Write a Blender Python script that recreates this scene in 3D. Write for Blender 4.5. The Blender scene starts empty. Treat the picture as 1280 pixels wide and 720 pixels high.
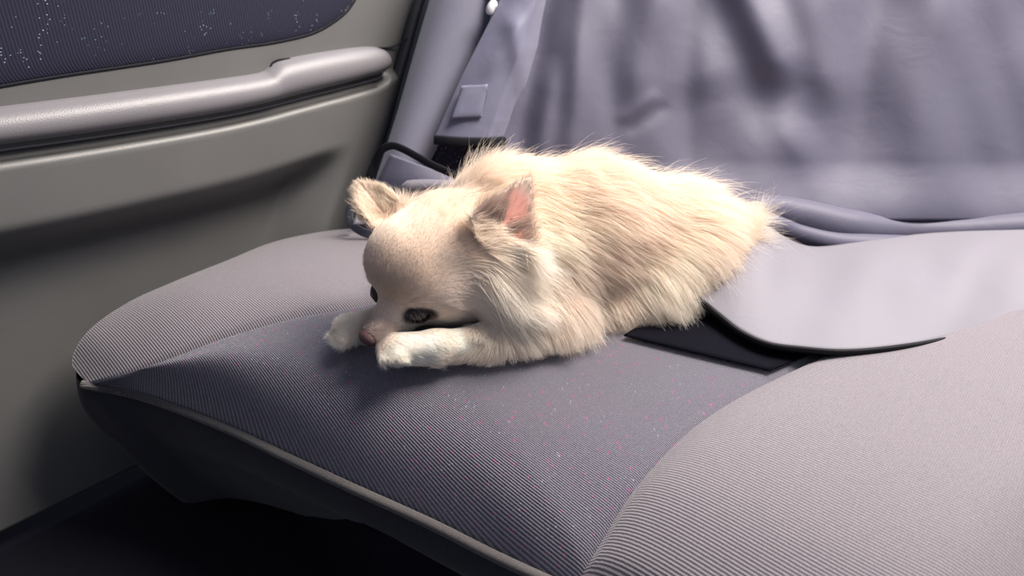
import bpy, math, random
import numpy as np
from mathutils import Vector, Matrix
from mathutils.kdtree import KDTree

rng = np.random.default_rng(7)
random.seed(7)
SC = bpy.context.scene
COL = SC.collection

# ------------------------------------------------------------------ camera, world, lights, exposure
CAM_H, PITCH, FPX = 0.30, math.radians(25.0), 863.0
cam_d = bpy.data.cameras.new('camera')
cam_d.sensor_width = 36.0
cam_d.lens = 36.0 * FPX / 1280.0
cam_d.clip_start = 0.01
cam = bpy.data.objects.new('camera', cam_d)
cam.location = (0, 0, CAM_H)
cam.rotation_euler = (math.radians(90) - PITCH, 0, 0)
COL.objects.link(cam)
SC.camera = cam
cam_d.dof.use_dof = True
cam_d.dof.focus_distance = 0.58
cam_d.dof.aperture_fstop = 5.6

world = bpy.data.worlds.new('daylight')
SC.world = world
world.use_nodes = True
bg = world.node_tree.nodes['Background']
bg.inputs['Color'].default_value = (0.72, 0.78, 1.0, 1)
bg.inputs['Strength'].default_value = 0.32

def area_lamp(name, loc, target, sx, sy, power, colour):
    d = bpy.data.lights.new(name, 'AREA')
    d.shape = 'RECTANGLE'
    d.size, d.size_y, d.energy, d.color = sx, sy, power, colour
    o = bpy.data.objects.new(name, d)
    o.location = loc
    o.rotation_euler = (Vector(target) - Vector(loc)).to_track_quat('-Z', 'Y').to_euler()
    COL.objects.link(o)
    return o
# daylight through the car's windows
area_lamp('side_window_light', (0.64, 0.64, 1.22), (0.08, 0.58, 0.02), 0.70, 0.60, 49.0, (1.0, 0.91, 0.82))
area_lamp('rear_window_light', (0.28, 1.35, 1.00), (0.08, 0.58, 0.02), 0.80, 0.40, 9.5, (0.90, 0.93, 1.0))

SC.view_settings.view_transform = 'Standard'
SC.view_settings.look = 'None'
SC.view_settings.exposure = 0.0
SC.view_settings.gamma = 1.0

# ------------------------------------------------------------------ placing: a pixel of the 1280x720 frame to a world point
CP, SP = math.cos(PITCH), math.sin(PITCH)
def ray(u, v):
    a, b = (u - 640.0) / FPX, (v - 360.0) / FPX
    return np.array((a, CP - b * SP, -SP - b * CP))
CAMP = np.array((0.0, 0.0, CAM_H))
def A(u, v, Y):
    d = ray(u, v); return CAMP + d * (Y / d[1])
def G(u, v, z=0.0):
    d = ray(u, v); return CAMP + d * ((z - CAM_H) / d[2])
def PL(u, v, p, n):
    d = ray(u, v); return CAMP + d * (np.dot(p - CAMP, n) / np.dot(d, n))
def nrm(v):
    v = np.asarray(v, float); return v / np.linalg.norm(v)

# ------------------------------------------------------------------ materials
def nodes_of(name):
    m = bpy.data.materials.new(name); m.use_nodes = True
    nt = m.node_tree
    return m, nt, nt.nodes['Principled BSDF']
def N(nt, t, **kw):
    n = nt.nodes.new(t)
    for k, v in kw.items():
        if k in n.inputs.keys(): n.inputs[k].default_value = v
        else: setattr(n, k, v)
    return n
def mixc(nt, fac, c1, c2, blend='MIX'):
    m = nt.nodes.new('ShaderNodeMix'); m.data_type = 'RGBA'; m.blend_type = blend
    for sock, val in ((m.inputs[0], fac), (m.inputs[6], c1), (m.inputs[7], c2)):
        if isinstance(val, (int, float)): sock.default_value = val
        elif isinstance(val, tuple): sock.default_value = val if len(val) == 4 else val + (1,)
        else: nt.links.new(val, sock)
    return m.outputs[2]
def math_n(nt, op, a, b=0.0):
    m = nt.nodes.new('ShaderNodeMath'); m.operation = op
    for i, v in enumerate((a, b)):
        if isinstance(v, (int, float)): m.inputs[i].default_value = v
        else: nt.links.new(v, m.inputs[i])
    return m.outputs[0]
def bump(nt, bsdf, h, dist, strength=1.0):
    b = N(nt, 'ShaderNodeBump'); b.inputs['Distance'].default_value = dist; b.inputs['Strength'].default_value = strength
    nt.links.new(h, b.inputs['Height']); nt.links.new(b.outputs[0], bsdf.inputs['Normal'])
def coords(nt, rot=(0, 0, 0), scale=(1, 1, 1)):
    tc = N(nt, 'ShaderNodeTexCoord'); mp = N(nt, 'ShaderNodeMapping')
    mp.inputs['Rotation'].default_value = rot; mp.inputs['Scale'].default_value = scale
    nt.links.new(tc.outputs['Object'], mp.inputs['Vector'])
    return mp.outputs[0]
def lt(c): return tuple(((x / 12.92) if x <= 0.04045 else ((x + 0.055) / 1.055) ** 2.4) for x in c)

def twill(name, col, col2, pitch, angle, depth, rough=0.85, sheen=0.3, specks=False, tilt=0.0):
    m, nt, b = nodes_of(name)
    b.inputs['Roughness'].default_value = rough
    b.inputs['Sheen Weight'].default_value = sheen
    b.inputs['Sheen Roughness'].default_value = 0.4
    b.inputs['Specular IOR Level'].default_value = 0.3
    v = coords(nt, (tilt, 0, math.radians(angle)))
    w = N(nt, 'ShaderNodeTexWave', wave_type='BANDS', bands_direction='X')
    w.inputs['Scale'].default_value = 0.314 / pitch
    w.inputs['Distortion'].default_value = 0.5; w.inputs['Detail'].default_value = 1.0; w.inputs['Detail Scale'].default_value = 2.0
    nt.links.new(v, w.inputs['Vector'])
    # short cross ticks that break each rib into stitches
    w2 = N(nt, 'ShaderNodeTexWave', wave_type='BANDS', bands_direction='Y')
    w2.inputs['Scale'].default_value = 0.314 / (pitch * 0.8); w2.inputs['Distortion'].default_value = 2.5; w2.inputs['Detail Scale'].default_value = 4.0
    nt.links.new(v, w2.inputs['Vector'])
    h = math_n(nt, 'ADD', w.outputs['Fac'], math_n(nt, 'MULTIPLY', w2.outputs['Fac'], 0.35))
    ns = N(nt, 'ShaderNodeTexNoise'); ns.inputs['Scale'].default_value = 900.0; ns.inputs['Detail'].default_value = 2.0
    nt.links.new(v, ns.inputs['Vector'])
    f = math_n(nt, 'ADD', math_n(nt, 'MULTIPLY', h, 0.6), math_n(nt, 'MULTIPLY', math_n(nt, 'SUBTRACT', ns.outputs['Fac'], 0.5), 0.6))
    c = mixc(nt, f, col, col2)
    if specks:
        def flecks(angle, seed, colour, c, thr, sc):
            vv = coords(nt, (0, 0, math.radians(angle)), (1, 0.28, 1))
            mp = N(nt, 'ShaderNodeTexVoronoi', feature='F1'); mp.inputs['Scale'].default_value = sc
            nd = N(nt, 'ShaderNodeVectorMath', operation='ADD'); nd.inputs[1].default_value = (seed, seed * 1.7, 0)
            nt.links.new(vv, nd.inputs[0]); nt.links.new(nd.outputs[0], mp.inputs['Vector'])
            line = math_n(nt, 'LESS_THAN', mp.outputs['Distance'], 0.16)
            sep = N(nt, 'ShaderNodeSeparateColor'); nt.links.new(mp.outputs['Color'], sep.inputs[0])
            pick = math_n(nt, 'LESS_THAN', sep.outputs[0], 0.5)
            cl = N(nt, 'ShaderNodeTexNoise'); cl.inputs['Scale'].default_value = 38.0; cl.inputs['Detail'].default_value = 1.5
            n2 = N(nt, 'ShaderNodeVectorMath', operation='ADD'); n2.inputs[1].default_value = (seed * 3, seed, 5)
            tc = N(nt, 'ShaderNodeTexCoord'); nt.links.new(tc.outputs['Object'], n2.inputs[0]); nt.links.new(n2.outputs[0], cl.inputs['Vector'])
            zone = math_n(nt, 'GREATER_THAN', cl.outputs['Fac'], thr)
            fac = math_n(nt, 'MULTIPLY', math_n(nt, 'MULTIPLY', line, pick), zone)
            fac = math_n(nt, 'MULTIPLY', fac, 0.8)
            return mixc(nt, fac, c, colour)
        if specks != 'pale':
            c = flecks(35, 1.3, lt((0.80, 0.26, 0.60)), c, 0.50, 300)
            c = flecks(-20, 4.1, lt((0.76, 0.22, 0.56)), c, 0.50, 270)
            c = flecks(80, 5.3, lt((0.62, 0.20, 0.50)), c, 0.54, 300)
        c = flecks(70, 7.7, lt((0.66, 0.72, 0.80)), c, 0.57, 380)
        c = flecks(10, 9.2, lt((0.42, 0.56, 0.62)), c, 0.58, 400)
    nt.links.new(c, b.inputs['Base Color'])
    bump(nt, b, h, depth)
    return m

def plastic(name, col, rough=0.45, grain=0.00012, scale=700.0, spec=0.5):
    m, nt, b = nodes_of(name)
    b.inputs['Roughness'].default_value = rough
    b.inputs['Specular IOR Level'].default_value = spec
    v = coords(nt)
    vo = N(nt, 'ShaderNodeTexVoronoi', feature='DISTANCE_TO_EDGE'); vo.inputs['Scale'].default_value = scale
    nt.links.new(v, vo.inputs['Vector'])
    ns = N(nt, 'ShaderNodeTexNoise'); ns.inputs['Scale'].default_value = 14.0; ns.inputs['Detail'].default_value = 5.0
    nt.links.new(v, ns.inputs['Vector'])
    c = mixc(nt, ns.outputs['Fac'], tuple(x * 0.9 for x in col), tuple(x * 1.1 for x in col))
    nt.links.new(c, b.inputs['Base Color'])
    bump(nt, b, vo.outputs['Distance'], grain)
    return m

def nylon(name, col, rough=0.55, sheen=0.2, pitch=0.0012, angle=20, spec=0.4):
    m, nt, b = nodes_of(name)
    b.inputs['Roughness'].default_value = rough; b.inputs['Sheen Weight'].default_value = sheen
    b.inputs['Specular IOR Level'].default_value = spec
    v = coords(nt, (0.3, 0.2, math.radians(angle)))
    w = N(nt, 'ShaderNodeTexWave', wave_type='BANDS', bands_direction='X'); w.inputs['Scale'].default_value = 0.314 / pitch
    w.inputs['Distortion'].default_value = 0.3
    nt.links.new(v, w.inputs['Vector'])
    ns = N(nt, 'ShaderNodeTexNoise'); ns.inputs['Scale'].default_value = 9.0; ns.inputs['Detail'].default_value = 6.0
    nt.links.new(v, ns.inputs['Vector'])
    c = mixc(nt, ns.outputs['Fac'], tuple(x * 0.90 for x in col), tuple(x * 1.10 for x in col))
    c = mixc(nt, math_n(nt, 'MULTIPLY', w.outputs['Fac'], 0.10), c, tuple(x * 0.6 for x in col))
    nt.links.new(c, b.inputs['Base Color'])
    crinkle = N(nt, 'ShaderNodeTexNoise'); crinkle.inputs['Scale'].default_value = 28.0; crinkle.inputs['Detail'].default_value = 4.0
    crinkle.inputs['Distortion'].default_value = 0.6
    nt.links.new(v, crinkle.inputs['Vector'])
    h = math_n(nt, 'ADD', math_n(nt, 'MULTIPLY', crinkle.outputs['Fac'], 3.5), math_n(nt, 'MULTIPLY', w.outputs['Fac'], 0.35))
    bump(nt, b, h, 0.00022)
    return m

def plain(name, col, rough=0.5, spec=0.5, noise=0.15, scale=60.0):
    m, nt, b = nodes_of(name)
    b.inputs['Roughness'].default_value = rough; b.inputs['Specular IOR Level'].default_value = spec
    v = coords(nt)
    ns = N(nt, 'ShaderNodeTexNoise'); ns.inputs['Scale'].default_value = scale; ns.inputs['Detail'].default_value = 4.0
    nt.links.new(v, ns.inputs['Vector'])
    nt.links.new(mixc(nt, ns.outputs['Fac'], tuple(x * (1 - noise) for x in col), tuple(x * (1 + noise) for x in col)), b.inputs['Base Color'])
    return m

M = {}
M['bolster'] = twill('grey_seat_twill', lt((0.39, 0.375, 0.41)), lt((0.62, 0.59, 0.61)), 0.0019, -48, 0.0004)
M['insert'] = twill('navy_flecked_seat_twill', lt((0.16, 0.16, 0.25)), lt((0.60, 0.58, 0.63)), 0.00135, -48, 0.0005, rough=0.6, sheen=0.7, specks=True)
M['back_twill'] = twill('grey_backrest_twill', lt((0.42, 0.42, 0.49)), lt((0.56, 0.56, 0.63)), 0.0016, 40, 0.0002, tilt=-1.2)
M['back_insert'] = twill('navy_backrest_twill', lt((0.09, 0.09, 0.14)), lt((0.18, 0.18, 0.25)), 0.0017, 30, 0.0003, specks=True)
M['skirt'] = twill('charcoal_seat_skirt', lt((0.17, 0.17, 0.20)), lt((0.24, 0.24, 0.26)), 0.0015, 20, 0.0002, sheen=0.15)
M['welt'] = twill('grey_welt', lt((0.28, 0.27, 0.28)), lt((0.46, 0.44, 0.43)), 0.0012, 75, 0.0005, sheen=0.3)
M['door'] = plastic('grey_door_plastic', lt((0.39, 0.39, 0.39)), rough=0.42)
M['armrest'] = plastic('grey_armrest_vinyl', lt((0.48, 0.47, 0.49)), rough=0.40, grain=0.0002, scale=500)
M['door_fabric'] = twill('navy_door_fabric', lt((0.10, 0.10, 0.17)), lt((0.18, 0.18, 0.26)), 0.0012, 15, 0.0002, sheen=0.05, specks='pale')
M['seal'] = plain('dark_rubber_seal', lt((0.22, 0.23, 0.26)), rough=0.6)
M['dark'] = plain('dark_carpet', lt((0.10, 0.10, 0.13)), rough=0.95, spec=0.1)
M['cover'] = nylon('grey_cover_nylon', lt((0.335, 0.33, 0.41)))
M['corner_lit'] = nylon('lit_corner_cover_nylon', lt((0.45, 0.45, 0.54)))  # same cover cloth, colour lightened to stand for light on the corner
M['cover_lit'] = nylon('lit_flap_cover_nylon', lt((0.47, 0.46, 0.50)), rough=0.6)  # cover nylon again, its colour raised because the flap is lit more
M['binding'] = nylon('black_binding_tape', lt((0.06, 0.06, 0.085)), rough=0.7, pitch=0.0008, sheen=0.0, spec=0.25)
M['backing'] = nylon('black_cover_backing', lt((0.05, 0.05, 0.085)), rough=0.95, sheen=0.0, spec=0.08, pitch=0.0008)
M['elastic'] = plain('black_elastic', lt((0.10, 0.10, 0.13)), rough=0.85, spec=0.2)
M['webbing'] = plain('dark_grey_webbing', lt((0.30, 0.31, 0.35)), rough=0.8, spec=0.2, noise=0.4, scale=400)
M['white'] = plain('white_plastic', lt((0.86, 0.86, 0.88)), rough=0.35, noise=0.03)

# ------------------------------------------------------------------ object helpers
def tag(o, label=None, cat=None, group=None, kind=None):
    if label: o['label'] = label
    if cat: o['category'] = cat
    if group: o['group'] = group
    if kind: o['kind'] = kind
    return o
def empty(name, loc):
    o = bpy.data.objects.new(name, None); o.location = loc; o.empty_display_size = 0.05
    COL.objects.link(o); return o
def base_of(o):
    p = np.zeros(3)
    while o is not None:
        p = p + np.array(o.location); o = o.parent
    return p
def mesh(name, verts, faces, mat, parent=None, smooth=True, loc=None):
    """one mesh object; verts are world points"""
    verts = np.asarray(verts, float)
    off = base_of(parent) if parent is not None else np.zeros(3)
    l = np.zeros(3) if loc is None else np.asarray(loc, float) - off
    me = bpy.data.meshes.new(name)
    me.from_pydata((verts - off - l).tolist(), [], [tuple(int(i) for i in f) for f in faces])
    me.update()
    if smooth: me.polygons.foreach_set('use_smooth', [True] * len(me.polygons))
    me.materials.append(mat)
    o = bpy.data.objects.new(name, me); o.location = l
    COL.objects.link(o); o.parent = parent
    return o
def spline(pts, n, closed=False):
    """Catmull-Rom through pts, n points evenly by length"""
    P = np.asarray(pts, float)
    k = len(P)
    ext = np.vstack([P[-1:] if closed else 2 * P[:1] - P[1:2], P, P[:2] if closed else 2 * P[-1:] - P[-2:-1]])
    out = []
    for i in range(k if closed else k - 1):
        p0, p1, p2, p3 = ext[i], ext[i + 1], ext[i + 2], ext[i + 3]
        t = np.linspace(0, 1, 24, endpoint=False)[:, None]
        out.append(0.5 * (2 * p1 + (p2 - p0) * t + (2 * p0 - 5 * p1 + 4 * p2 - p3) * t ** 2 + (3 * p1 - p0 - 3 * p2 + p3) * t ** 3))
    out = np.vstack(out + ([P[:1]] if closed else [P[-1:]]))
    s = np.concatenate([[0], np.cumsum(np.linalg.norm(np.diff(out, axis=0), axis=1))])
    q = np.linspace(0, s[-1], n + 1)[:-1] if closed else np.linspace(0, s[-1], n)
    return np.stack([np.interp(q, s, out[:, i]) for i in range(out.shape[1])], 1)
def grid_faces(m, n, wrap=False):
    f = []
    for i in range(m - 1):
        for j in range(n if wrap else n - 1):
            k = (j + 1) % n
            f.append((i * n + j, i * n + k, (i + 1) * n + k, (i + 1) * n + j))
    return f
def sheet(name, P, mat, parent=None, thick=0.0, flip=False, back=None):
    """P: (m,n,3) grid of world points; thick gives the sheet real thickness (grown behind its face)"""
    P = np.asarray(P, float); m, n = P.shape[:2]
    V = P.reshape(-1, 3); F = grid_faces(m, n)
    if flip: F = [f[::-1] for f in F]
    o = mesh(name, V, F, mat, parent)
    if thick:
        md = o.modifiers.new('thickness', 'SOLIDIFY'); md.thickness = thick; md.offset = -1.0
        if back is not None:
            o.data.materials.append(back); md.material_offset = 1; md.material_offset_rim = 1
    return o
def tube(name, pts, r, mat, parent=None, seg=10, flat=None, up=(0, 0, 1), caps=True):
    """swept tube; flat=(rw, rt) makes a strap: half width rw across 'up', half thickness rt"""
    P = np.asarray(pts, float); n = len(P)
    T = np.gradient(P, axis=0); T /= np.linalg.norm(T, axis=1)[:, None]
    ups = np.broadcast_to(np.asarray(up, float), P.shape)
    S = np.cross(T, ups); S /= np.linalg.norm(S, axis=1)[:, None]
    U = np.cross(S, T)
    r = np.broadcast_to(np.asarray(r, float), (n,)) if flat is None else None
    V = []
    for j in range(seg):
        a = 2 * math.pi * j / seg
        if flat is None: V.append(P + (S * math.cos(a) + U * math.sin(a)) * r[:, None])
        else:
            ca, sa = math.cos(a), math.sin(a)
            se = lambda x: math.copysign(abs(x) ** 0.5, x)
            V.append(P + S * se(ca) * flat[1] + U * se(sa) * flat[0])
    V = np.stack(V, 1).reshape(-1, 3)
    F = grid_faces(n, seg, True)
    if caps:
        F.append(tuple(range(seg))[::-1]); F.append(tuple((n - 1) * seg + j for j in range(seg)))
    return mesh(name, V, F, mat, parent)
def sstep(a, b, x):
    t = np.clip((x - a) / (b - a), 0, 1); return t * t * (3 - 2 * t)

# ------------------------------------------------------------------ setting: floor of the car, door
def box_mesh(name, lo, hi, mat, parent=None):
    x0, y0, z0 = lo; x1, y1, z1 = hi
    V = [(x0, y0, z0), (x1, y0, z0), (x1, y1, z0), (x0, y1, z0), (x0, y0, z1), (x1, y0, z1), (x1, y1, z1), (x0, y1, z1)]
    F = [(0, 3, 2, 1), (4, 5, 6, 7), (0, 1, 5, 4), (1, 2, 6, 5), (2, 3, 7, 6), (3, 0, 4, 7)]
    return mesh(name, V, F, mat, parent, smooth=False)
# carpeted floor pan, gently dished
gx, gy = np.meshgrid(np.linspace(-1.1, 1.2, 40), np.linspace(-0.35, 1.5, 40))
gz = -0.262 + 0.006 * np.sin(gx * 9) * np.cos(gy * 7)
fl = sheet('floor', np.stack([gx, gy, gz], 2), M['dark'], thick=0.02)
tag(fl, 'dark carpeted floor of the car below the seat', kind='structure')

# unseen dashboard-shaped panel, added in front of the seat to block light
db = []
for (y_, z_) in ((0.0, -0.26), (0.02, 0.0), (-0.06, 0.06), (-0.10, 0.22), (-0.25, 0.27)):
    db.append([(-1.05 + 0.75 * k / 19.0 - 0.12 * (y_ < -0.05), y_ + 0.45 - 0.62 * k / 19.0 - 0.12, z_) for k in range(20)])
dd = sheet('dash_light_blocker', np.array(db), plastic('charcoal_blocker_plastic', lt((0.20, 0.20, 0.21)), rough=0.6), thick=0.01)
tag(dd, 'charcoal dashboard panel added out of view to block light ahead of the seat', kind='structure')

# door: plane through D0, running forward (towards the lower left) along DD; DN faces into the cabin
D0 = np.array((-0.205, 0.885, 0.0))
DD = nrm((-0.643, -0.766, 0.0)); DU = np.array((0.0, 0.0, 1.0)); DN = nrm(np.cross(DU, DD))
if DN[0] < 0: DN = -DN
def DP(u, v, off=0.0): return PL(u, v, D0 + DN * off, DN)
def dloc(p):
    q = p - D0; return np.dot(q, DD), q[2]
def dpt(s, z, off=0.0): return D0 + DD * s + DU * z + DN * off
door = empty('door_1', dpt(0.3, -0.25))
tag(door, 'grey moulded plastic car door with armrest beyond the seat', kind='structure')

# rear edge of the door skin as px polyline -> (s, z)
edge = spline([dloc(DP(*q)) for q in ((545, -60), (523, 0), (506, 60), (492, 110), (477, 165), (455, 230), (440, 275), (425, 330))], 60)
def s_edge(z):
    o = np.argsort(edge[:, 1]); return np.interp(z, edge[o, 1], edge[o, 0])
# armrest axis (lower shadow line) in door coordinates
arm_lo = spline([dloc(DP(*q)) for q in ((-60, 190), (120, 166), (283, 140), (380, 117), (440, 102), (470, 93), (482, 84))], 80)
arm_hi = spline([dloc(DP(*q)) for q in ((-60, 140), (120, 118), (283, 97), (322, 91), (333, 87), (338, 79), (352, 74), (400, 65), (455, 58), (478, 61), (484, 68))], 80)
# dark fabric panel outline (lower boundary)
pan = spline([dloc(DP(*q)) for q in ((-120, 130), (60, 98), (200, 77), (283, 62), (345, 53), (393, 41), (425, 22), (440, 6), (449, -14), (458, -60))], 120)
def pan_z(s):
    o = np.argsort(pan[:, 0]); return np.interp(s, pan[o, 0], pan[o, 1])
crease_z = lambda s: np.interp(s, *zip(*sorted([tuple(dloc(DP(*q))) for q in ((510, 47), (500, 55), (488, 59), (470, 60))])))
# skin as a height field over (s, z)
ns_, nz_ = 190, 150
Z = np.linspace(-0.24, 0.36, nz_)
Pd = np.zeros((nz_, ns_, 3))
armS = arm_lo[np.argsort(arm_lo[:, 0])]
for i, z in enumerate(Z):
    s = s_edge(min(max(z, edge[:, 1].min()), edge[:, 1].max())) + (1.02) * np.linspace(0, 1, ns_) ** 1.35
    se = s[0]
    lowline = np.interp(s, armS[:, 0], armS[:, 1])
    off = np.zeros(ns_)
    # below the armrest the panel stands proud with a soft shoulder, then sinks to a map pocket
    below = 1 - sstep(-0.012, 0.0, z - (lowline - 0.004))
    off += 0.016 * below
    off -= 0.055 * sstep(0.02, 0.075, lowline - z - 0.045) * sstep(0.05, 0.11, s - se)
    # upper band bulges gently between armrest and fabric panel
    # fabric panel recess
    dz = z - pan_z(s)
    # rounded rear edge
    off -= 0.012 * np.exp(-(s - se) / 0.012)
    Pd[i] = D0 + DD * s[:, None] + DU * z + DN * off[:, None]
skin = sheet('door_panel', Pd, M['door'], door, thick=0.006, flip=True)
# fabric inset
sp_ = np.linspace(pan[:, 0].min() + 0.002, 1.15, 90)
Pf = np.zeros((26, 90, 3))
for j, s in enumerate(sp_):
    z0 = pan_z(s)
    for i in range(26):
        z = z0 + 0.0015 + (0.40 - z0) * (i / 25.0) ** 1.6
        bul = 0.006 * (1 - math.exp(-(z - z0) / 0.008)) * (1 - math.exp(-(s - sp_[0]) / 0.01))
        Pf[i, j] = dpt(s, z, -0.0005 + 0.6 * bul)
sheet('fabric_inset', Pf, M['door_fabric'], door, thick=0.003, flip=True)
tube('inset_gap', [dpt(p[0], p[1], 0.0) for p in pan[2:]], 0.0014, M['elastic'], door, seg=6)
# flecks woven into the inset: part of the print is carried by the material; armrest body
def arm_section(s, lo, hi, out):
    """closed half-round section from lower line to upper line, bulging 'out' into the cabin"""
    pts = []
    for k in range(15):
        a = k / 14.0
        z = lo + (hi - lo) * (0.5 - 0.5 * math.cos(math.pi * a))
        o = out * (math.sin(math.pi * a) ** 0.62) * (1.0 - 0.25 * a)
        pts.append(dpt(s, z, o - 0.004))
    return pts
hiS = arm_hi[np.argsort(arm_hi[:, 0])]
s_end = arm_lo[:, 0].min()
Pa = []
for s in np.concatenate([[s_end + 0.0002, s_end + 0.0008, s_end + 0.002, s_end + 0.004, s_end + 0.006], np.linspace(s_end + 0.008, 0.80, 110)]):
    lo = np.interp(s, armS[:, 0], armS[:, 1]); hi = np.interp(s, hiS[:, 0], hiS[:, 1])
    e = min(1.0, (s - s_end) / 0.012); e = math.sqrt(max(0.02, 1 - (1 - e) ** 2))
    m_ = 0.5 * (lo + hi)
    Pa.append(arm_section(s, m_ + (lo + 0.002 - m_) * e, m_ + (hi - m_) * e, 0.030 * (0.25 + 0.75 * e)))
sheet('armrest', np.array(Pa), M['armrest'], door, flip=False)
# dark strip laid in as the shadow under the armrest, and the joint at its rear end
tube('armrest_shadow', [dpt(p[0], p[1] - 0.001, 0.0175) for p in arm_lo[:-4]], 0.0016, M['elastic'], door, seg=6)
jl = spline([dpt(*dloc(DP(*q)), 0.0005) for q in ((472, 60), (488, 59), (500, 54), (509, 47))], 20)
tube('panel_joint', jl, 0.0011, M['elastic'], door, seg=6)
# finger hollow lip where the pull cup starts
cup = spline([dpt(*dloc(DP(*q)), 0.004) for q in ((336, 88), (337, 80), (345, 75), (360, 73))], 14)
tube('pull_cup_edge', cup, 0.0012, M['elastic'], door, seg=6)
# rubber weatherstrip along the rear edge
ws = np.array([dpt(s_edge(z) - 0.006, z, -0.004) for z in np.linspace(0.355, -0.2, 60)])
tube('weatherstrip', ws, 0.0, M['seal'], door, seg=12, flat=(0.0065, 0.005), up=DN)
# body pillar trim behind the seat, closes the gap between door and backrest
pil = []
for z in np.linspace(-0.24, 0.42, 20):
    row = []
    for k in range(12):
        q = k / 11.0
        row.append(dpt(s_edge(min(max(z, edge[:, 1].min()), edge[:, 1].max())) - 0.008 - 0.30 * q, z, -0.022 - 0.02 * math.sin(q * 3)))
    pil.append(row)
tr = sheet('trim_1', np.array(pil), M['seal'], thick=0.01)
tag(tr, 'dark body pillar trim between the door and the backrest', kind='structure')

# ------------------------------------------------------------------ car seat
seat = empty('car_seat', (0.05, 0.55, -0.25))
tag(seat, 'grey car seat with navy flecked cushion the dog lies on', 'seat')
nT = 150
E1 = spline([G(*q) for q in ((108, 478, -0.060), (160, 466, -0.044), (218, 445, -0.027), (283, 420, -0.011), (370, 395, 0.004), (460, 379, 0.012), (560, 352, 0.010), (640, 325, 0.008), (700, 296, 0.006))] + [np.array((0.10, 0.82, 0.0)), np.array((0.20, 0.84, 0.0))], nT)
E2 = [G(*q) for q in ((108, 478, -0.060), (185, 494, -0.078), (283, 530, -0.084), (360, 566, -0.086), (440, 603, -0.087), (540, 648, -0.087), (620, 688, -0.086))]
E3 = [G(*q) for q in ((715, 732, -0.078), (742, 690, -0.056), (800, 600, -0.024), (885, 518, -0.004), (998, 459, 0.004), (1080, 425, 0.006), (1180, 388, 0.006))] + [np.array((0.48, 0.80, 0.0))]
L1 = spline(E2 + E3, nT)
W = np.linspace(0, 1, 60)
Pi = np.zeros((60, nT, 3))
tt = np.linspace(0, 1, nT)
W = 0.5 - 0.5 * np.cos(np.pi * W)
for i, w in enumerate(W):
    Pi[i] = E1 * (1 - w) + L1 * w
    # full cushion: stays high and rolls over near the front edge
    front = 1 - sstep(0.45, 0.80, tt)
    drop = np.minimum(E1[:, 2], 0.004) * (1 - w)
    prof = (1 - w ** 4.0) * (L1[:, 2] < -0.004)
    zz = E1[:, 2] * (1 - w) + L1[:, 2] * w
    high = E1[:, 2] * (1 - sstep(0, 0.5, w) * sstep(0.03, 0.35, tt))
    roll = high * (1 - w ** 2.7) + L1[:, 2] * w ** 2.7
    edgew = sstep(0.0, 0.02, tt)
    Pi[i, :, 2] = np.where(tt < 2, roll * edgew + zz * (1 - edgew), zz)
    # tuck the seams
    Pi[i, :, 2] -= 0.003 * (np.exp(-w / 0.012) + np.exp(-(1 - w) / 0.012))
sheet('cushion_insert', Pi, M['insert'], seat, flip=True)
# far side bolster between E1 and the door
E0 = spline([G(*q) for q in ((108, 478, -0.060), (90, 452, -0.050), (110, 414, -0.028), (160, 378, -0.012), (218, 352, -0.004), (283, 326, 0.0), (340, 303, 0.0), (400, 290, 0.0), (450, 285, 0.0))] + [np.array((-0.13, 0.84, 0.0)), np.array((0.02, 0.87, 0.0)), np.array((0.20, 0.87, 0.0))], nT)
Pb = np.zeros((40, nT, 3))
for i, w in enumerate(np.linspace(0, 1, 40)):
    Pb[i] = E0 * (1 - w) + E1 * w
    amp = 0.016 * sstep(0.02, 0.22, tt)
    Pb[i, :, 2] += amp * math.sin(math.pi * w) ** 0.8
    Pb[i, :, 2] -= 0.003 * math.exp(-(1 - w) / 0.015)
side = np.array([E0 + np.array((-0.004 * k ** 0.5, 0.004 * k ** 0.5, -0.035 * k))[None] * sstep(0.12, 0.3, tt)[:, None] for k in (6, 4, 2.5, 1.2, 0.5, 0.2)])
sheet('side_bolster', np.concatenate([side, Pb]), M['bolster'], seat, flip=True)
# near bolster, runs on to the right of the photo
nR = 90
En = spline(E3, nR)
Pn = np.zeros((60, nR, 3))
outv = nrm((0.80, -0.60, 0.0))
for i, w in enumerate(np.linspace(0, 1, 60)):
    d = 0.34 * w
    z = 0.020 * (1 - np.exp(-d / 0.02)) - 0.10 * sstep(0.17, 0.34, d) - 0.06 * sstep(0.27, 0.34, d) 
    frontness = 1 - sstep(0.0, 0.30, np.linspace(0, 1, nR))
    Pn[i] = En + outv * d
    Pn[i, :, 2] += z - 0.003 * math.exp(-w / 0.01)
sheet('side_bolster', Pn, M['bolster'], seat, flip=True)
# front skirt: hangs from the front seam; its top edge follows round the left corner and under the near bolster
near_front = np.array([Pn[i, 0] for i in range(0, 60, 6)])
top = spline(np.vstack([E0[60:3:-8], spline(E2, 12), near_front]), 220)
Ps = []
for k in np.linspace(0, 1, 30):
    q = top.copy()
    c = np.array((0.10, 0.75, 0))
    inward = (np.array((0.06, 0.72, 0)) - top) * np.array((1, 1, 0)); inward /= np.linalg.norm(inward, axis=1)[:, None]
    outb = 0.006 * math.sin(math.pi * min(1, k * 2.2)) if k < 0.45 else 0.0
    q = q + inward * (0.060 * k ** 1.8) - inward * outb
    q[:, 2] -= (q[:, 2] + 0.225) * k + 0.0015
    Ps.append(q)
sheet('front_skirt', np.array(Ps), M['skirt'], seat, flip=True)
wl = spline(E2 + [E3[0]], 140); wl[:, 2] += 0.0005
inw = np.array((0.1, 0.75, 0)) - wl; inw[:, 2] = 0; inw /= np.linalg.norm(inw, axis=1)[:, None]
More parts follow.
